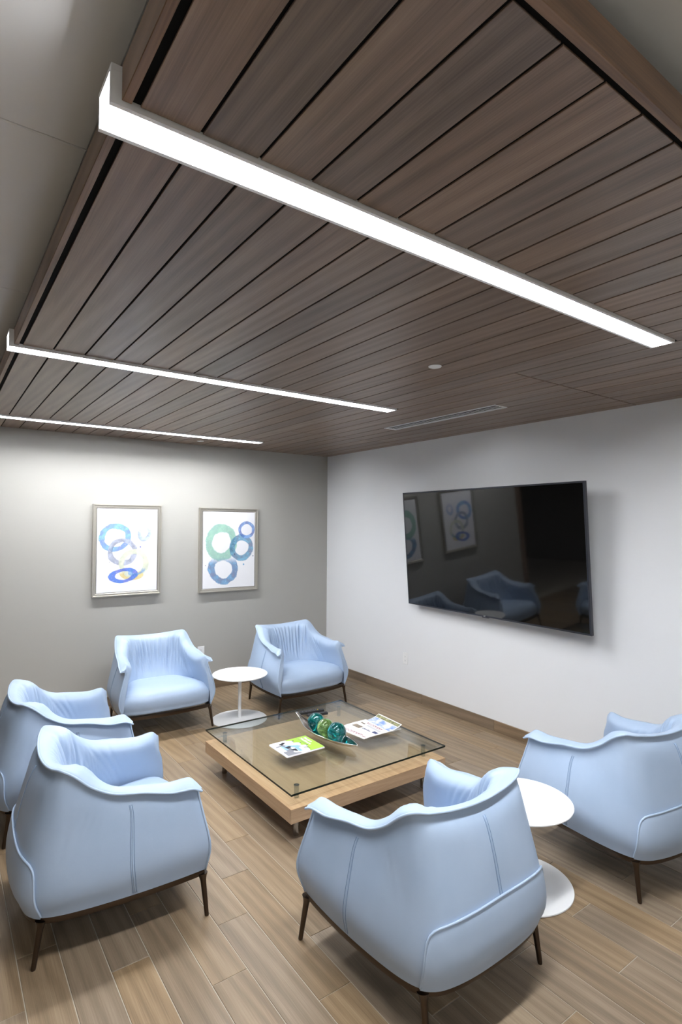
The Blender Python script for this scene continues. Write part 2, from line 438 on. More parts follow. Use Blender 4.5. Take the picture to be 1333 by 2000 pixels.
# ------------------------------------------------------------------ strip lights
lab = ['long white strip light nearest the camera, wrapping the canopy edge',
       'middle of three white strip lights in the wood canopy',
       'white strip light farthest back, close to the taupe wall']
for ly, i in LIGHTS:
    t = empty('strip_light', (-2.5, ly, H)); tag(t, lab[i], 'ceiling light', 'linear strip lights in the wood canopy')
    xo, xf = XL-.047, XL-.027                               # outer end of the upturned part, and the fascia face
    loc = lambda mb: setattr(mb, 'v', [(a+2.5, b-ly, c-H) for a, b, c in mb.v]) or mb
    xe, xl = LX1+.035, XL-.003
    prof = [(xo, H-.012), (xe, H-.012), (xe, H+.022), (xl, H+.022), (xl, FT-.016), (xo, FT-.016)]
    for s in (-1, 1):
        y0, y1 = sorted((ly+s*.0435, ly+s*.0555))
        n_p = len(prof)
        mb = MB().add([(a, y0, b) for a, b in prof]+[(a, y1, b) for a, b in prof],
                      [tuple(range(n_p)), tuple(range(n_p, 2*n_p))]+[(q, (q+1) % n_p, n_p+(q+1) % n_p, n_p+q) for q in range(n_p)])
        loc(mb).build('rail', M['alu'], t)
    loc(MB().box(xo, xl, ly-.0555, ly+.0555, FT-.0158, FT-.003)).build('end_cap', M['alu'], t)
    loc(MB().box(xo+.0235, xe-.0045, ly-.0432, ly+.0432, H+.009, H+.0160)).build('lens', M['lens'], t)
    loc(MB().box(xo+.022, xl-.004, ly-.0432, ly+.0432, H+.0165, FT-.0162)).build('lens', M['lens_end'], t)
    loc(MB().box(xe-.004, xe, ly-.0434, ly+.0434, H-.011, H+.0162)).build('end_plate', M['alu'], t)
    loc(MB().box(xl-.003, xe, ly-.0434, ly+.0434, H+.0163, H+.022).box(xl-.0035, xl, ly-.0434, ly+.0434, H+.0221, FT-.0161)).build('housing', M['alu'], t)

# fill lights added out of view to lift the shaded chair sides
M['fill_light'] = NT('lit troffer diffuser').set(color=c4(.9, .9, .9), emit=c4(.97, .985, 1.0), estr=FILL_W).m
for x, y, l in ((-5.63, -7.25, 'square fill light added out of view, left of the camera'), (-3.19, -8.35, 'square fill light added out of view, behind the camera')):
    t = empty('added_fill_light', (x, y, ZC)); tag(t, l, 'ceiling light')
    MB().box(-.30, .30, -.30, .30, -.004, -.001).build('emitter', M['fill_light'], t)
    MB().box(-.32, .32, -.32, -.30, -.008, -.0005).box(-.32, .32, .30, .32, -.008, -.0005).box(-.32, -.30, -.30, .30, -.008, -.0005).box(.30, .32, -.30, .30, -.008, -.0005).build('frame', M['alu'], t)

# ------------------------------------------------------------------ slot vent, sprinkler covers
t = empty('slot_diffuser', ((VX0+VX1)/2, (VY0+VY1)/2, H)); tag(t, 'grey slotted air vent set between ceiling planks above the television', 'air vent')
hw, hl = (VX1-VX0)/2-.004, (VY1-VY0)/2
MB().box(-hw+.004, hw-.004, -hl+.01, hl-.01, .012, .018).build('plenum', M['black'], t)
fr = MB(); fr.cbox(-hw, -hw+.012, -hl, hl, -.004, .02, .001, 'bottom'); fr.cbox(hw-.012, hw, -hl, hl, -.004, .02, .001, 'bottom')
fr.box(-hw+.012, hw-.012, -hl, -hl+.012, -.003, .02); fr.box(-hw+.012, hw-.012, hl-.012, hl, -.003, .02)
fr.build('frame', M['alu'], t)
sl = MB().cbox(-.0035, .0035, -hl+.012, hl-.012, -.0045, -.0025, .0005, 'bottom').mesh('slat')
for q in range(3): link('slat', sl, M['alu'], t, (-hw+.012+(q+1)*(2*hw-.024)/4, 0, 0))
for (x, y, l) in ((-1.90, -3.813, 'round white sprinkler cover between the front and middle strip lights'),
                  (-1.865, -.32, 'round white sprinkler cover next to the rearmost strip light')):
    t = empty('sprinkler_cover', (x, y, H)); tag(t, l, 'sprinkler cover', 'sprinkler covers in the canopy')
    MB().lathe(0, 0, [(0, -.006), (.034, -.006), (.037, -.003), (.037, -.001), (0, -.001)], 28).build('cover_plate', M['plastic_white'], t, True, .6)
    MB().lathe(0, 0, [(.030, -.001), (.030, .006), (0, .006)], 20).build('collar', M['alu'], t)

# ------------------------------------------------------------------ framed pictures
B1, B2, B3 = srgb(52, 92, 205), srgb(120, 176, 224), srgb(28, 62, 120)
rings1 = [(.285, .345, .265, .170, .25, .36, srgb(52, 104, 210), srgb(132, 188, 226), .95, None),
          (.41, .52, .245, .165, -.1, .34, srgb(84, 92, 128), srgb(178, 186, 206), .9, None),
          (.60, .665, .255, .175, .2, .34, srgb(190, 198, 172), srgb(222, 226, 206), .95, None),
          (.56, .79, .20, .075, -.15, .42, srgb(206, 178, 74), srgb(222, 206, 140), .9, (.80, .05, 1, 0)),
          (.43, .805, .245, .088, .12, .44, srgb(30, 70, 196), srgb(84, 128, 216), .95, None),
          (.66, .755, .15, .05, .3, .5, srgb(66, 120, 190), srgb(130, 180, 222), .8, (.76, .04, 1, 0)),
          (.775, .29, .118, .108, -.15, .5, srgb(56, 92, 214), srgb(190, 208, 236), .9, (.33, .16, 1, .25))]
dots1 = [(.71, .465, .013, srgb(44, 66, 190)), (.20, .64, .006, srgb(120, 120, 130))]
rings2 = [(.345, .40, .30, .245, .1, .42, srgb(118, 176, 160), srgb(160, 204, 186), .95, None),
          (.385, .755, .29, .195, -.1, .42, srgb(38, 82, 142), srgb(118, 168, 208), .95, (.69, .09, 1, 0)),
          (.735, .475, .235, .18, -.15, .44, srgb(34, 84, 134), srgb(120, 176, 206), .95, None),
          (.835, .235, .165, .118, .1, .34, srgb(44, 78, 170), srgb(132, 172, 222), .95, None)]
dots2 = [(.97, .59, .012, srgb(90, 110, 140)), (.05, .70, .008, srgb(60, 80, 110)), (.78, .70, .018, srgb(120, 170, 210)), (.60, .56, .012, srgb(40, 70, 110))]
for (x0, x1, z0, z1, rg, dt, l) in ((-2.863, -2.178, 1.113, 2.047, rings1, dots1, 'silver framed watercolour of five blue and yellow rings, left on taupe wall'),
                                    (-1.748, -1.024, 1.086, 2.036, rings2, dots2, 'silver framed watercolour with a large green ring, right on taupe wall')):
    t = empty('framed_picture', ((x0+x1)/2, 0, (z0+z1)/2)); tag(t, l, 'picture', 'framed ring watercolours on the back wall')
    hw, hh, fw_, dp = (x1-x0)/2, (z1-z0)/2, .036, .042
    V = []; Fc = []
    for dx, dz, yy in ((hw, hh, -.002), (hw, hh, -dp), (hw-.010, hh-.010, -dp), (hw-.014, hh-.014, -dp+.006), (hw-fw_+.006, hh-fw_+.006, -dp+.006), (hw-fw_, hh-fw_, -dp+.012), (hw-fw_, hh-fw_, -.008)):
        V += [(-dx, yy, -dz), (dx, yy, -dz), (dx, yy, dz), (-dx, yy, dz)]
    for a in range(6):
        for b in range(4): Fc.append((a*4+b, a*4+(b+1) % 4, a*4+4+(b+1) % 4, a*4+4+b))
    MB().add(V, Fc).build('frame', M['champagne'], t)
    MB().box(-hw+fw_, hw-fw_, -.012, -.004, -hh+fw_, hh-fw_).build('backing', M['ink_black'], t)
    cw, ch = hw-fw_-.005, hh-fw_-.005
    MB().cbox(-cw, cw, -ch, ch, .012, .034, .002)
    cv = MB().box(-cw, cw, -.033, -.012, -ch, ch).build('canvas', art_material('watercolour print', 2*cw, 2*ch, rg, dt), t)

# ------------------------------------------------------------------ television
TVW = 2.06; TVH = TVW*9/16
t = empty('television', (-.182, -2.697, 1.614)); tag(t, 'large black flat screen television tilted down on the white wall', 'television')
ti, ya = .076, -.031
r_ = Vector((math.sin(ya), -math.cos(ya), 0)); n_ = Vector((-math.cos(ya), -math.sin(ya), 0)); u_ = (Vector((0, 0, 1))*math.cos(ti)+n_*math.sin(ti)).normalized()
nn = r_.cross(u_)          # screen normal, into the room
if nn.dot(n_) < 0: nn = -nn
t.matrix_world = Matrix(((r_.x, u_.x, nn.x, -.182), (r_.y, u_.y, nn.y, -2.697), (r_.z, u_.z, nn.z, 1.614), (0, 0, 0, 1)))
a, b = TVW/2, TVH/2
V, Fc = [], []
for dx, dy, zz in ((a-.004, b-.004, -.034), (a, b, -.030), (a, b, -.003), (a-.003, b-.003, 0), (a-.012, b-.012, 0), (a-.015, b-.015, -.004)):
    V += [(-dx, -dy, zz), (dx, -dy, zz), (dx, dy, zz), (-dx, dy, zz)]
for q in range(5):
    for s in range(4): Fc.append((q*4+s, q*4+(s+1) % 4, q*4+4+(s+1) % 4, q*4+4+s))
MB().add(V, Fc+[(3, 2, 1, 0)]).build('bezel', M['bezel'], t)
MB().box(-a+.014, a-.014, -b+.014, b-.014, -.012, -.003).build('screen', M['screen'], t)
MB().cbox(-.75*a, .75*a, -.82*b, .25*b, -.034, -.062, .01).build('rear_housing', M['plastic_black'], t)
MB().cbox(-.036, .036, -b-.009, -b+.001, -.026, -.004, .003).build('sensor_bar', M['bezel'], t)
o = link('logo', text_mesh('logo', 'LG', .017, M['alu']), None, t, (0, -b+.0075, .0006))
MB().box(-.30, .30, -.24, .12, -.075, -.0615).box(-.05, .05, -.18, .08, -.145, -.075).build('bracket', M['plastic_black'], t)

# ------------------------------------------------------------------ outlets
def outlet(name, loc, rz, l, cat):
    t = empty(name, loc, rz); tag(t, l, cat)
    MB().cbox(-.039, .039, -.061, .061, .0005, .006, .003).build('cover_plate', M['plastic_white'], t)
    for s in (-1, 1):
        MB().lathe(0, s*.021, [(0, .0075), (.015, .0075), (.0165, .006), (.0165, .005)], 18).build('socket', M['plastic_white'], t, True, .6)
    sl = MB()
    for s in (-1, 1):
        sl.box(-.0075, -.005, s*.021-.003, s*.021+.006, .0072, .0078); sl.box(.005, .0075, s*.021-.003, s*.021+.005, .0072, .0078)
        sl.box(-.002, .002, s*.021-.010, s*.021-.006, .0072, .0078)
    tag(sl.build('slots', M['ink_grey'], t), kind='stuff')
    return t
t = outlet('wall_outlet', (0, -1.511, .42), 0, 'white power outlet low on the white wall below the television', 'outlet')
t.rotation_euler = (math.pi/2, 0, -math.pi/2)
t = outlet('wall_outlet', (-1.703, 0, .426), 0, 'white outlet plate low on the taupe wall behind the left rear armchair', 'outlet')
t.rotation_euler = (math.pi/2, 0, 0)

# ------------------------------------------------------------------ armchair
#        t     base x,y      bulge x,y     upper x,y     rim x,y      zr    lip   iT x,y        iM x,y        iB x,y
KEYS = [(0.00, 0.000,-.380, 0.000,-.412, 0.000,-.335, 0.000,-.290, .768, .005, 0.000,-.212, 0.000,-.145, 0.000,-.085,-.014),
        (0.14, 0.160,-.374, 0.165,-.405, 0.148,-.327, 0.143,-.283, .774, .005, 0.112,-.203, 0.110,-.135, 0.125,-.080,-.014),
        (0.27, 0.277,-.352, 0.287,-.380, 0.262,-.300, 0.258,-.264, .786, .005, 0.178,-.182, 0.175,-.115, 0.190,-.060,-.012),
        (0.34, 0.328,-.322, 0.343,-.343, 0.318,-.252, 0.312,-.234, .792, .007, 0.215,-.145, 0.215,-.080, 0.232,-.032,-.008),
        (0.40, 0.354,-.282, 0.376,-.294, 0.340,-.196, 0.330,-.180, .762, .010, 0.240,-.105, 0.242,-.045, 0.265, .000, .004),
        (0.47, 0.374,-.205, 0.399,-.212, 0.357,-.122, 0.341,-.112, .705, .012, 0.254,-.055, 0.260,-.005, 0.290, .032, .004),
        (0.56, 0.388,-.080, 0.415,-.080, 0.370,-.022, 0.347,-.022, .658, .014, 0.264, .005, 0.276, .042, 0.306, .062, .005),
        (0.68, 0.395, .090, 0.422, .090, 0.379, .105, 0.353, .100, .638, .020, 0.268, .100, 0.290, .115, 0.325, .120, .006),
        (0.82, 0.392, .250, 0.422, .250, 0.384, .238, 0.358, .225, .621, .030, 0.282, .225, 0.312, .240, 0.345, .250, .010),
        (0.93, 0.386, .345, 0.421, .352, 0.385, .326, 0.366, .312, .628, .036, 0.308, .312, 0.335, .335, 0.360, .345, .009),
        (1.00, 0.382, .385, 0.420, .393, 0.384, .364, 0.370, .350, .608, .034, 0.334, .344, 0.350, .376, 0.372, .385, .000)]
kt = [k[0] for k in KEYS]
def station_points(k):
    _, bx, by, gx, gy, ux, uy, rx, ry, zr, lp, tx, ty, mx, my, ix, iy, cr = k
    d = np.array([rx-tx, ry-ty]); d /= np.linalg.norm(d)+1e-9
    P = [(bx, by, .205), (gx, gy, .335), (ux, uy, zr-.115), (rx-d[0]*.006, ry-d[1]*.006, zr-.022),
         (rx+d[0]*lp, ry+d[1]*lp, zr-.006-.9*max(0, lp-.020)), (rx-d[0]*.006, ry-d[1]*.006, zr+.004+cr*.45), ((rx*.52+tx*.48), (ry*.52+ty*.48), zr+cr),
         (tx, ty, zr-.050+cr), (mx, my, .47), (ix, iy, .33)]
    return np.array(P)
SP = np.array([station_points(k) for k in KEYS])            # t, point, xyz
S_keys = np.array([-x for x in kt[:0:-1]]+kt)
mir = SP[:0:-1].copy(); mir[:, :, 0] *= -1
S_pts = np.concatenate([mir, SP])
NS, SUB = 361, 7
S = np.linspace(-1, 1, NS)
G = crom(S_pts, S_keys, S)                                  # NS x 10 x 3
prof_t = np.array([0, 1, 2, 3, 3.35, 3.75, 4.3, 5.0, 6.0, 7.0])
pt = np.concatenate([np.linspace(prof_t[i], prof_t[i+1], SUB, endpoint=False) for i in range(9)]+[[7.0]])
SURF = np.swapaxes(crom(np.swapaxes(G, 0, 1), prof_t, pt), 0, 1)   # NS x NP x 3
i_lip = int(4*SUB); i_crown = int(6*SUB)
du = np.gradient(SURF, axis=0); dv = np.gradient(SURF, axis=1)
NRM = np.cross(dv, du); NRM /= np.linalg.norm(NRM, axis=2)[:, :, None]+1e-12
if NRM[NS//2, 6].dot((0, -1, 0)) < 0: NRM = -NRM
rs = np.random.RandomState(4)
arc = np.concatenate([[0], np.cumsum(np.linalg.norm(np.diff(SURF[:, i_crown], axis=0), axis=1))]); arc -= arc[NS//2]
zz = SURF[:, :, 2]; ss = np.abs(S)[:, None]; A_ = arc[:, None]
pv = (pt[None, :]-4.3)
win = np.clip(pv/.8, 0, 1)*np.clip((7.0-pt[None, :])/.5, 0, 1)
bk = np.clip((.55-ss)/.15, 0, 1)
ple = np.zeros_like(zz)
for q in range(17):                                         # gathered pleats of the inner back
    x0 = -.33+.66*(q+rs.rand()*.8)/17; wd = .006+.007*rs.rand(); sl = x0*.55+(rs.rand()-.5)*.14; zc = .56+.12*rs.rand(); zl = .07+.07*rs.rand()
    ple += -(.009+.013*rs.rand())*np.exp(-((A_-x0-sl*(zz-.55))/wd)**2)*np.exp(-((zz-zc)/zl)**2)
    x1 = x0+.019; ple += .008*np.exp(-((A_-x1-sl*(zz-.55))/(wd*1.5))**2)*np.exp(-((zz-zc)/zl)**2)
dia = np.zeros_like(zz)
for q in range(8):                                          # diagonal pulls where back meets arm
    x0 = .36+.045*q; sl = 1.0-.10*q; wd = .009+.008*rs.rand(); zc = .50+.06*rs.rand()
    dia += -(.006+.008*rs.rand())*np.exp(-((np.abs(A_)-x0+sl*(zz-.52))/wd)**2)*np.exp(-((zz-zc)/.09)**2)
DISP = win*(ple*bk+dia*np.clip((.75-ss)/.2, 0, 1))
outw = np.clip((2.9-pt[None, :])/.4, 0, 1)*np.clip((pt[None, :]-1.0)/.6, 0, 1)
for q in range(5):                                          # creases fanning from the shoulder on the outside
    x0 = .30+.03*q; zc = .585-.024*q
    DISP = DISP-outw*.0035*np.exp(-((zz-zc-.55*(np.abs(A_)-.36)**2*4-.10*(np.abs(A_)-x0))/.008)**2)*np.exp(-((np.abs(A_)-.34)/.09)**2)
DISP = DISP+.0016*outw*np.sin(A_*19+1.3)*np.sin(zz*23+.6)
SURF = SURF+NRM*DISP[:, :, None]
NP_ = SURF.shape[1]
def outer(s, z, off=0.0):
    """point on the outside of the shell at perimeter s and height z"""
    f = (s+1)/2*(NS-1); i = int(min(max(math.floor(f), 0), NS-2)); u = f-i
    col = SURF[i, :i_lip-3]*(1-u)+SURF[i+1, :i_lip-3]*u; nr = NRM[i, :i_lip-3]*(1-u)+NRM[i+1, :i_lip-3]*u
    zs = np.maximum.accumulate(col[:, 2]+np.arange(len(col))*1e-7)
    p = np.array([np.interp(z, zs, col[:, c]) for c in range(3)]); q = np.array([np.interp(z, zs, nr[:, c]) for c in range(3)])
    return p+q/np.linalg.norm(q)*off

def make_chair(name):
    t = empty(name)
    sh = MB().grid(SURF)
    for e in (0, NS-1):                                     # front faces of the arms
        co = SURF[e]; no = 16
        o_ = np.array([[np.interp(q, np.linspace(0, 1, i_lip+4), co[:i_lip+4, c]) for c in range(3)] for q in np.linspace(0, 1, no)])
        ci = co[i_lip+3:][::-1]
        i_ = np.array([[np.interp(q, np.linspace(0, 1, len(ci)), ci[:, c]) for c in range(3)] for q in np.linspace(0, 1, no)])
        m_ = (o_+i_)/2; m_[1:-1, 1] += .008
        sh.grid(np.stack([o_, m_, i_]), flip=(e == 0))
    sh.build('shell', M['leather'], t, True, 1.2)
    # welts: round the rim and down both front edges
    rim = SURF[:, i_lip]+NRM[:, i_lip]*.001
    e0 = SURF[0, :i_lip+1][:, :]; e1 = SURF[-1, :i_lip+1]
    path = np.concatenate([e0[:-1]+[0, .002, 0], rim, e1[::-1][1:]+[0, .002, 0]])
    MB().tube(path, .0056, 8).build('welt', M['welt'], t, True)
    # lower back panel with its own welt
    nv = 14; U = np.concatenate([-1+.10*np.linspace(0, 1, 12)**1.6, np.linspace(-.88, .88, 33), 1-.10*np.linspace(1, 0, 12)**1.6])
    top = lambda u: .212+.206*(1-abs(u)**18)+.028*math.cos(u*1.5)
    PG = np.array([[outer(.372*u, .207+(top(u)-.207)*v, .0045*min(1, 8*(1-v)+.1)+.0035) for v in np.linspace(0, 1, nv)] for u in U])
    MB().grid(PG).build('back_panel', M['leather'], t, True)
    edge = [outer(.372*u, top(u), .005) for u in np.concatenate([-1+.10*np.linspace(0, 1, 16)**1.6, np.linspace(-.88, .88, 40), 1-.10*np.linspace(1, 0, 16)**1.6])]
    MB().tube(edge, .005, 8).build('welt', M['welt'], t, True)
    # twin stitched seams on both sides and up the middle of the back
    for s0, za in ((-.62, .215), (.62, .215), (0.0, .425)):
        zt = .585 if s0 else .712
        sm = MB()
        for ds in (-.006, .006): sm.tube([outer(s0*(1+.06*(zt-z)/.37)+ds, z, .0006) for z in np.linspace(za, zt, 22)], .0013, 5)
        sm.build('seam', M['stitch'], t, True)
        MB().tube([outer(s0*(1+.06*(zt-z)/.37), z, .0008) for z in np.linspace(za, zt, 22)], .0022, 6).build('welt', M['leather'], t, True)
    # seat cushion
    nu, nv = 37, 44; rows = []
    yz = crom(np.array([(-.13, .30), (-.12, .385), (.02, .402), (.20, .414), (.335, .406), (.405, .370), (.432, .315), (.420, .250), (.392, .212), (.20, .206), (-.10, .206)]),
              np.arange(11.0), np.linspace(0, 10, nv))
    for u in np.linspace(-1, 1, nu):
        row = []
        for y, z in yz:
            hw_ = np.interp(y, [-.13, .0, .12, .30, .43], [.225, .290, .325, .368, .372])
            e = abs(u)**7
            zz_ = z-(z-.30)*.30*e if z > .30 else z+(.30-z)*.05*e
            yy_ = y-(.035*abs(u)**3 if y > .3 else 0)-(.02*e if y > .38 else 0)
            row.append((hw_*u, yy_, zz_))
        rows.append(row)
    rows = np.array(rows)
    ends = [rows[0].mean(0), rows[-1].mean(0)]
    rows = np.concatenate([[rows[0]*.15+ends[0]*.85], rows, [rows[-1]*.15+ends[1]*.85]])
    MB().grid(rows).build('seat_cushion', M['leather'], t, True, 1.2)
    # frame rail under the leather, closed across the front
    bl = SURF[:, 0][::6].copy(); cen = bl.copy(); cen[:, :2] *= .975
    fr_ = np.array([(x, .378+.040*(1-(x/.36)**2), .205) for x in np.linspace(.352, -.352, 22)])
    loop = np.concatenate([cen, fr_])
    T = np.roll(loop, -1, 0)-np.roll(loop, 1, 0); T[:, 2] = 0; T /= np.linalg.norm(T, axis=1)[:, None]
    N2 = np.stack([T[:, 1], -T[:, 0], 0*T[:, 0]], 1)
    ring = []
    for dn, dz in ((.008, .004), (.011, -.010), (.008, -.026), (-.012, -.026), (-.012, .004)):
        ring.append(loop+N2*dn+np.array([0, 0, dz]))
    ring = np.stack(ring+[ring[0]], 1)
    MB().grid(ring, closed_u=True).build('frame', M['bronze'], t, True, .6)
    # legs
    for sx in (-1, 1):
        for (fx, fy, tx, ty) in ((.404, .388, .378, .374), (.338, -.330, .330, -.303)):
            n = 18; v = np.linspace(0, 1, n)
            P = np.stack([sx*(fx+(tx-fx)*v), fy+(ty-fy)*v, .004+.186*v], 1)
            r = .0105+.004*v+.010*np.clip((v-.78)/.22, 0, 1)**2
            P = np.concatenate([[P[0]-[0, 0, .004]], P]); r = np.concatenate([[.0092], r])
            MB().tube(P, r, 12).build('leg', M['bronze'], t, True, .7)
    return t

CH = [('light blue leather armchair in the left foreground, seen from its right side', (-3.428, -3.045, -1.625)),
      ('light blue leather armchair in the front centre with its back to the camera', (-2.372, -4.240, .015)),
      ('light blue leather armchair cut off by the right edge of the photo', (-.915, -4.338, -.13)),
      ('light blue leather armchair against the taupe wall, under the left picture', (-2.425, -.725, 3.095)),
      ('light blue leather armchair in the rear corner, right of the white side table', (-1.055, -.925, 3.162)),
      ('light blue leather armchair at the left edge, half hidden by the one before it', (-3.450, -1.956, -1.600))]
proto = None
for l, (x, y, a) in CH:
    o = make_chair('armchair') if proto is None else copy_tree(proto)
    proto = proto or o
    o.location = (x, y, 0); o.rotation_euler = (0, 0, a); tag(o, l, 'armchair', 'light blue leather armchairs around the coffee table')

# ------------------------------------------------------------------ side tables
def side_table():
    t = empty('side_table')
    MB().lathe(0, 0, [(0, 0), (.255, 0), (.260, .003), (.259, .008), (.18, .013), (.03, .018), (0, .018)], 64).build('base', M['white_metal'], t, True, .5)
    MB().lathe(0, 0, [(0, .016), (.0155, .016), (.0155, .40), (.045, .412), (.045, .420), (0, .420)], 24).build('pole', M['white_metal'], t, True, .5)
    MB().lathe(0, 0, [(0, .419), (.254, .421), (.260, .426), (.260, .430), (.257, .432), (0, .432)], 64).build('table_top', M['white_metal'], t, True, .5)
    return t
proto = None
for l, (x, y) in (('round white pedestal side table between the two rear armchairs', (-1.757, -1.105)),
                  ('round white pedestal side table between the two armchairs on the right', (-1.645, -4.185))):
    o = side_table() if proto is None else copy_tree(proto); proto = proto or o
    o.location = (x, y, 0); tag(o, l, 'side table', 'white pedestal side tables between the armchairs')

# ------------------------------------------------------------------ coffee table
TX0, TX1, TY0, TY1 = -2.462, -1.205, -3.238, -1.985
cxm, cym = (TX0+TX1)/2, (TY0+TY1)/2; hx, hy = (TX1-TX0)/2, (TY1-TY0)/2
t = empty('coffee_table', (cxm, cym, 0)); tag(t, 'low square oak coffee table with a raised glass top', 'coffee table')
MB().box(-hx+.02, hx-.02, -hy+.02, hy-.02, .145, .2195).build('plinth', M['oak_y'], t)
for sg in (-1, 1):
    y0, y1 = sorted((sg*hy, sg*(hy-.02))); MB().box(-hx, hx, y0, y1, .140, .2195).build('side_board', M['oak_x'], t)
    x0, x1 = sorted((sg*hx, sg*(hx-.02))); MB().box(x0, x1, -hy+.0201, hy-.0201, .140, .2195).build('side_board', M['oak_y'], t)
g_ = .07
MB().box(-hx+g_, hx-g_, -hy+g_, hy-g_, .2195, .2213).box(-hx, hx, -hy, -hy+g_-.0015, .2195, .2213).box(-hx, hx, hy-g_+.0015, hy, .2195, .2213).box(-hx, -hx+g_-.0015, -hy+g_, hy-g_, .2195, .2213).box(hx-g_+.0015, hx, -hy+g_, hy-g_, .2195, .2213).build('veneer_top', M['oak_y'], t)
gm = MB().box(-hx, hx, -hy, hy, .2965, .3085).mesh('glass_top')
gm.materials.append(M['glass']); gm.materials.append(M['glass_edge'])
for p_ in gm.polygons:
    if abs(p_.normal.z) < .5: p_.material_index = 1
link('glass_top', gm, None, t)
for sx in (-1, 1):
    for sy in (-1, 1):
        px, py = sx*(hx-.105), sy*(hy-.115)
        MB().cyl(px, py, .2213, .2962, .0145, n=20).build('standoff', M['acrylic'], t, True, .6)
        MB().cyl(px, py, .2932, .2962, .017, n=20).build('standoff_cap', M['chrome'], t, True, .6)
        MB().lathe(px, py, [(0, 0), (.017, 0), (.019, .003), (.019, .140), (0, .140)], 20).build('leg', M['chrome'], t, True, .6)
GZ = .3087

# ------------------------------------------------------------------ bowl with glass balls
def boat(u):
    """rim half width, rim height, keel height, y and x of the centre line; u from the long stem (0) to the low tip (1)"""
    y = -2.268-.692*u; x = -1.842+.066*u-.018*math.sin(math.pi*u)
    K = crom(np.array([(.006, .092, .084), (.012, .074, .060), (.035, .058, .022), (.064, .050, .004), (.078, .046, .0015), (.078, .044, .0015), (.066, .042, .004), (.040, .040, .012), (.004, .039, .033)]),
             np.array([0, .09, .2, .33, .48, .62, .78, .9, 1.0]), u)[0]
    return K, x, y
rows = []
for u in np.linspace(0, 1, 49):
    (hw_, zr, zk), x, y = boat(u); row = []
    for q in np.linspace(-1, 1, 21):
        row.append((x+hw_*q, y, GZ+zk+.003+(zr-zk)*abs(q)**2.3))
    rows.append(row)
rows = np.array(rows); ce = np.array([-1.81, -2.62, GZ])
me = MB().grid(rows-ce).mesh('decorative_bowl', True)
bowl = link('decorative_bowl', me, M['silver'], None, ce); tag(bowl, 'long silver leaf shaped bowl holding three glass balls', 'bowl')
sd = bowl.modifiers.new('thickness', 'SOLIDIFY'); sd.thickness = .003; sd.offset = 1.0
for (x, y, r, m, l) in ((-1.806, -2.500, .0645, 'teal_ball', 'teal glass ball at the stem end of the silver bowl'),
                        (-1.815, -2.636, .0630, 'green_ball', 'pale green swirled glass ball in the middle of the bowl'),
                        (-1.812, -2.772, .0685, 'teal_ball', 'large teal glass ball at the low pointed end of the bowl')):
    n = 40; mb = MB().lathe(0, 0, [(r*math.sin(math.pi*i/24) if 0 < i < 24 else 0, -r*math.cos(math.pi*i/24)) for i in range(25)], n)
    o = mb.build('glass_ball', M[m], None, True, loc=(x, y, GZ+.0095+r)); tag(o, l, 'glass ball', 'glass balls in the silver bowl')

# ------------------------------------------------------------------ remote controls
def remote(loc, rz, ln, wd, l, yb):
    t = empty('remote_control', loc, rz); tag(t, l, 'remote control', 'black remote controls behind the bowl')
    n = 17; P = []
    for v in np.linspace(0, 1, n):
        x = -ln/2+ln*v; e = min(v, 1-v)*ln; k_ = math.sqrt(max(0, 1-(1-min(1, e/.008))**2)); w_ = wd/2*(.86+.14*k_)
        P.append([(x, -w_, .001), (x, -w_, .012), (x, -w_*.86, .017), (x, 0, .0185), (x, w_*.86, .017), (x, w_, .012), (x, w_, .001), (x, -w_, .001)])
    mb = MB().grid(P); mb.f.append(tuple(range(7))); mb.f.append(tuple((n-1)*8+q for q in range(7)))
    mb.build('body', M['plastic_black'], t, True, .7)
    bt = MB()
    for i in range(9):
        for j in range(3):
            if (i*3+j) % 7 == 5: continue
            bt.cbox(-ln*.42+i*ln*.09, -ln*.42+i*ln*.09+.009, -.013+j*.0115-.003, -.013+j*.0115+.004, .017, .0205, .001)
    tag(bt.build('buttons', M['button'], t), kind='stuff')
    if yb: MB().cbox(ln*.22, ln*.22+.010, -.006, .004, .0172, .0207, .001).build('button', M['button_y'], t)
remote((-1.600, -2.122, GZ), -.22, .205, .047, 'longer black remote control, rear one of the pair on the glass', True)
remote((-1.598, -2.204, GZ), -.20, .172, .040, 'shorter black remote control, nearer the silver bowl', False)

# ------------------------------------------------------------------ magazines
def flat(name, poly, z, m, parent, th=.0003):
    n = len(poly); V = [(x, y, z) for x, y in poly]+[(x, y, z+th) for x, y in poly]
    F_ = [tuple(range(n, 2*n)), tuple(range(n))[::-1]]+[(i, (i+1) % n, n+(i+1) % n, n+i) for i in range(n)]
    return MB().add(V, F_).build(name, m, parent)
def ell(cx_, cy_, rx_, ry_, n=16, a=0.0):
    return [(cx_+rx_*math.cos(q)*math.cos(a)-ry_*math.sin(q)*math.sin(a), cy_+rx_*math.cos(q)*math.sin(a)+ry_*math.sin(q)*math.cos(a)) for q in np.linspace(0, 2*math.pi, n, endpoint=False)]

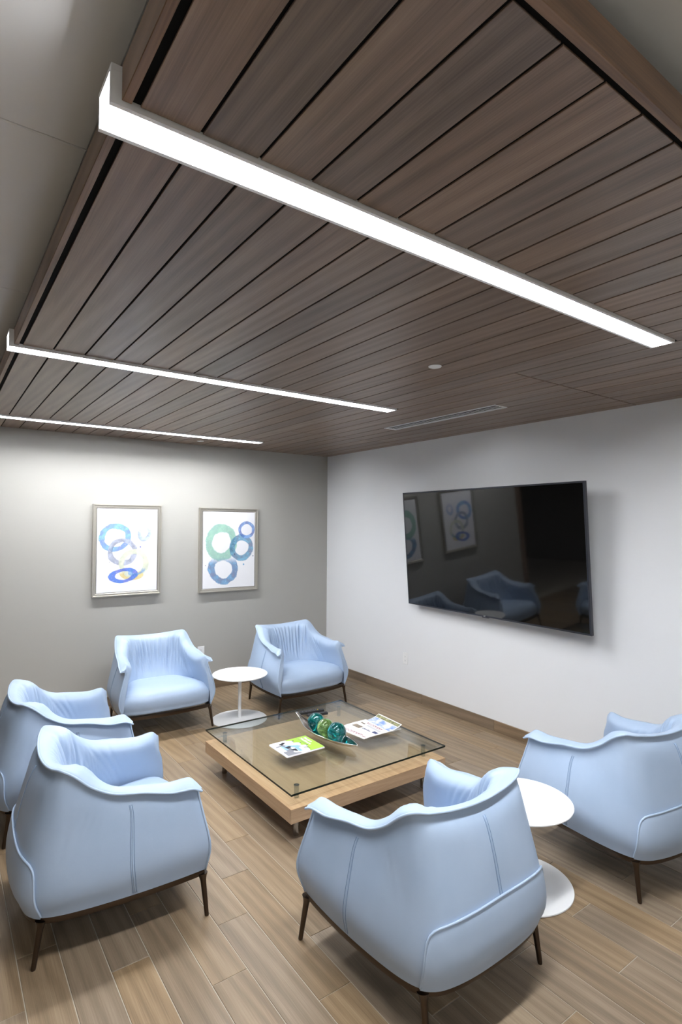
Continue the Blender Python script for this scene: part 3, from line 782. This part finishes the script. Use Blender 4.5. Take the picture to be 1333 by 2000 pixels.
# local frame of the green one: +x across the spread to the masthead side, reading direction is -y
t = empty('magazine', (-2.073, -2.660, GZ), .0); tag(t, 'lime green magazine with polar bears on its cover, left of the bowl', 'magazine')
W2, L2, TH = .148, .124, .008
pg = MB()
for q in range(4):
    z0 = TH*q/4; j = (.0015, -.001, .002, 0)[q]; pg.box(-W2-.004*(q == 0)+j, W2+j, -L2-.003*(q == 0), L2, z0, z0+TH/4-.0003)
pg.build('pages', M['paper'], t)
flat('cover', [(-W2, -L2), (W2, -L2), (W2, L2), (-W2, L2)], TH, M['paper'], t, .0004)
z = TH+.0005
art = [('cover_panel', [(.035, -L2+.0005), (W2-.001, -L2+.0005), (W2-.001, L2-.0005), (-.020, L2-.0005), (-.02, .075), (.015, .045), (.01, .02), (.035, .0), (.03, -.04), (.05, -.075)], 'ink_green'),
       ('cover_photo', [(-W2+.01, -L2+.002), (-.03, -L2+.002), (-.06, -.04), (-.05, .04), (-.075, .06), (-W2+.01, .055)], 'ink_grey'),
       ('bear_print', ell(-.040, .080, .060, .028), 'fur'), ('bear_print', ell(-.015, .025, .062, .030), 'fur'), ('bear_print', ell(.005, -.038, .060, .030), 'fur'),
       ('bear_print', ell(-.02, -.085, .055, .028), 'fur'),
       ('scarf_print', [(-.075, .045), (.012, .0), (.022, -.03), (-.005, -.035), (-.012, -.10), (-.035, -.095), (-.03, -.02), (-.075, .015)], 'ink_sky'),
       ('scarf_print', [(-.115, .035), (-.095, .045), (-.080, -.03), (-.100, -.035)], 'ink_sky'),
       ('nose_print', ell(.016, .080, .009, .007, 10), 'ink_black'), ('nose_print', ell(.044, .023, .008, .006, 10), 'ink_black'), ('nose_print', ell(.062, -.036, .008, .006, 10), 'ink_black'),
       ('shadow_print', [(-.105, .075), (-.06, .095), (-.045, .080), (-.085, .055)], 'ink_black'), ('shadow_print', [(-.09, .01), (-.05, .02), (-.045, -.005), (-.08, -.02)], 'ink_black'),
       ('shadow_print', [(-.07, -.04), (-.035, -.045), (-.04, -.09), (-.055, -.08)], 'ink_black'),
       ('address_label', [(-.140, .035), (-.108, .035), (-.108, -.055), (-.140, -.055)], 'plastic_white')]
for i, (nm, po, m) in enumerate(art):
    flat(nm, po, z+.00015*i, M[m], t, .00012)
zt = z+.00015*len(art)
for body, x, y in (('Modern', .118, .040), ('Healthcare', .090, .028)):
    o = link('title', text_mesh('title', body, .031, M['plastic_white'], .0009), None, t, (x, y, zt)); o.rotation_euler = (0, 0, -math.pi/2)
MB().box(.0645, .0675, -.02, .118, zt-.0001, zt+.0001).build('rule', M['ink_grey'], t)
for q in range(4): MB().box(.050-.009*q, .0525-.009*q, -.095+.004*q, -.050, zt-.0001, zt+.0001).build('small_print', M['ink_black'], t)

def paper_mag(loc, rz, W_, L_, TH_, l, curl=0.0, photo=None):
    """folded newspaper; masthead along the -x side, read from the +x side"""
    t = empty('newspaper', loc, rz); tag(t, l, 'newspaper', 'newspapers fanned out on the glass')
    hz_ = lambda x: curl*max(0, (x+W_*.2)/(W_*1.2))**2
    nq = 14; X_ = np.linspace(-W_, W_, nq)
    for q in range(2):
        z0, z1 = TH_*q/2, TH_*(q+1)/2-.0004
        P = [[(x+.003*q, -L_-.002*q, z0+hz_(x)*q), (x+.003*q, -L_-.002*q, z1+hz_(x)*(1 if q else .0)), (x+.003*q, L_, z1+hz_(x)*(1 if q else .0)), (x+.003*q, L_, z0+hz_(x)*q), (x+.003*q, -L_-.002*q, z0+hz_(x)*q)] for x in X_]
        mb = MB().grid(P); mb.f += [(0, 1, 2, 3), tuple((nq-1)*5+k_ for k_ in (3, 2, 1, 0))]
        mb.build('pages', M['paper'], t)
    def strip(nm, x0, x1, y0, y1, m, dz=.0002):
        P = [[(x, y0, TH_+hz_(x-.003)+dz), (x, y1, TH_+hz_(x-.003)+dz)] for x in np.linspace(x0, x1, 8)]
        return MB().grid(P).build(nm, m, t)
    return t, strip, hz_
def sky_photo():
    n = NT('sky photo print'); v = n.objco(False)
    f = n.noise(v, 14, 4, .6, .5); n.set(color=n.ramp(f, [(.38, srgb(110, 140, 214)), (.5, srgb(176, 190, 226)), (.62, srgb(232, 232, 236))]), rough=.45); return n.m
def hill_photo():
    n = NT('hill photo print'); v = n.objco(False)
    f = n.noise(v, 40, 4, .6); n.set(color=n.ramp(f, [(.35, srgb(84, 84, 62)), (.55, srgb(140, 142, 100)), (.7, srgb(176, 170, 140))]), rough=.45); return n.m
def brown_photo():
    n = NT('brown photo print'); v = n.objco(False)
    f = n.noise(v, 60, 4, .6); n.set(color=n.ramp(f, [(.35, srgb(70, 66, 60)), (.5, srgb(120, 112, 100)), (.7, srgb(188, 160, 132))]), rough=.45); return n.m
M['sky_photo'], M['hill_photo'], M['brown_photo'] = sky_photo(), hill_photo(), brown_photo()
def masthead(t, x, y, z_, size):
    o = link('masthead', text_mesh('masthead', 'SARASOTA', size, M['ink_maroon'], .0004), None, t, (x, y, z_)); o.rotation_euler = (0, 0, math.pi/2)

t, strip, hz_ = paper_mag((-1.522, -2.668, GZ), .10, .098, .148, .006, 'white newspaper at the bottom of the fan, its maroon masthead nearest the bowl')
masthead(t, -.062, .010, .0063, .040)
strip('rule', -.012, -.009, -.13, .13, M['ink_grey']); strip('rule', -.022, -.0205, -.13, .10, M['ink_grey']); strip('small_print', -.078, -.070, -.138, -.098, M['ink_maroon'])
t, strip, hz_ = paper_mag((-1.452, -2.680, GZ+.0062), .015, .095, .150, .006, 'white newspaper with a small brown photo, middle of the fan')
strip('photo', -.070, -.022, .030, .115, M['brown_photo']); strip('photo', -.045, -.002, -.138, -.090, M['ink_blue'])
strip('rule', -.085, -.0825, -.13, .13, M['ink_grey']); strip('rule', -.078, -.0765, -.13, .02, M['ink_grey'])
for q in range(7): strip('headline', -.050+.0015*(q % 2), -.036+.003*(q % 3), -.074+.0135*q, -.064+.0135*q, M['ink_blue'])
t, strip, hz_ = paper_mag((-1.362, -2.705, GZ+.0124), -.05, .098, .143, .006, 'newspaper with a blue sky photo on top of the fan, its far edge curling up', .030)
masthead(t, -.046, .000, .0064, .038)
strip('photo', -.020, .062, -.138, .138, M['sky_photo']); strip('photo', .066, .094, -.138, .138, M['hill_photo'])
strip('photo', -.090, -.072, .075, .125, M['brown_photo'])
for q in range(4): strip('small_print', -.092+.006*q, -.0895+.006*q, -.12, .05, M['ink_grey'])
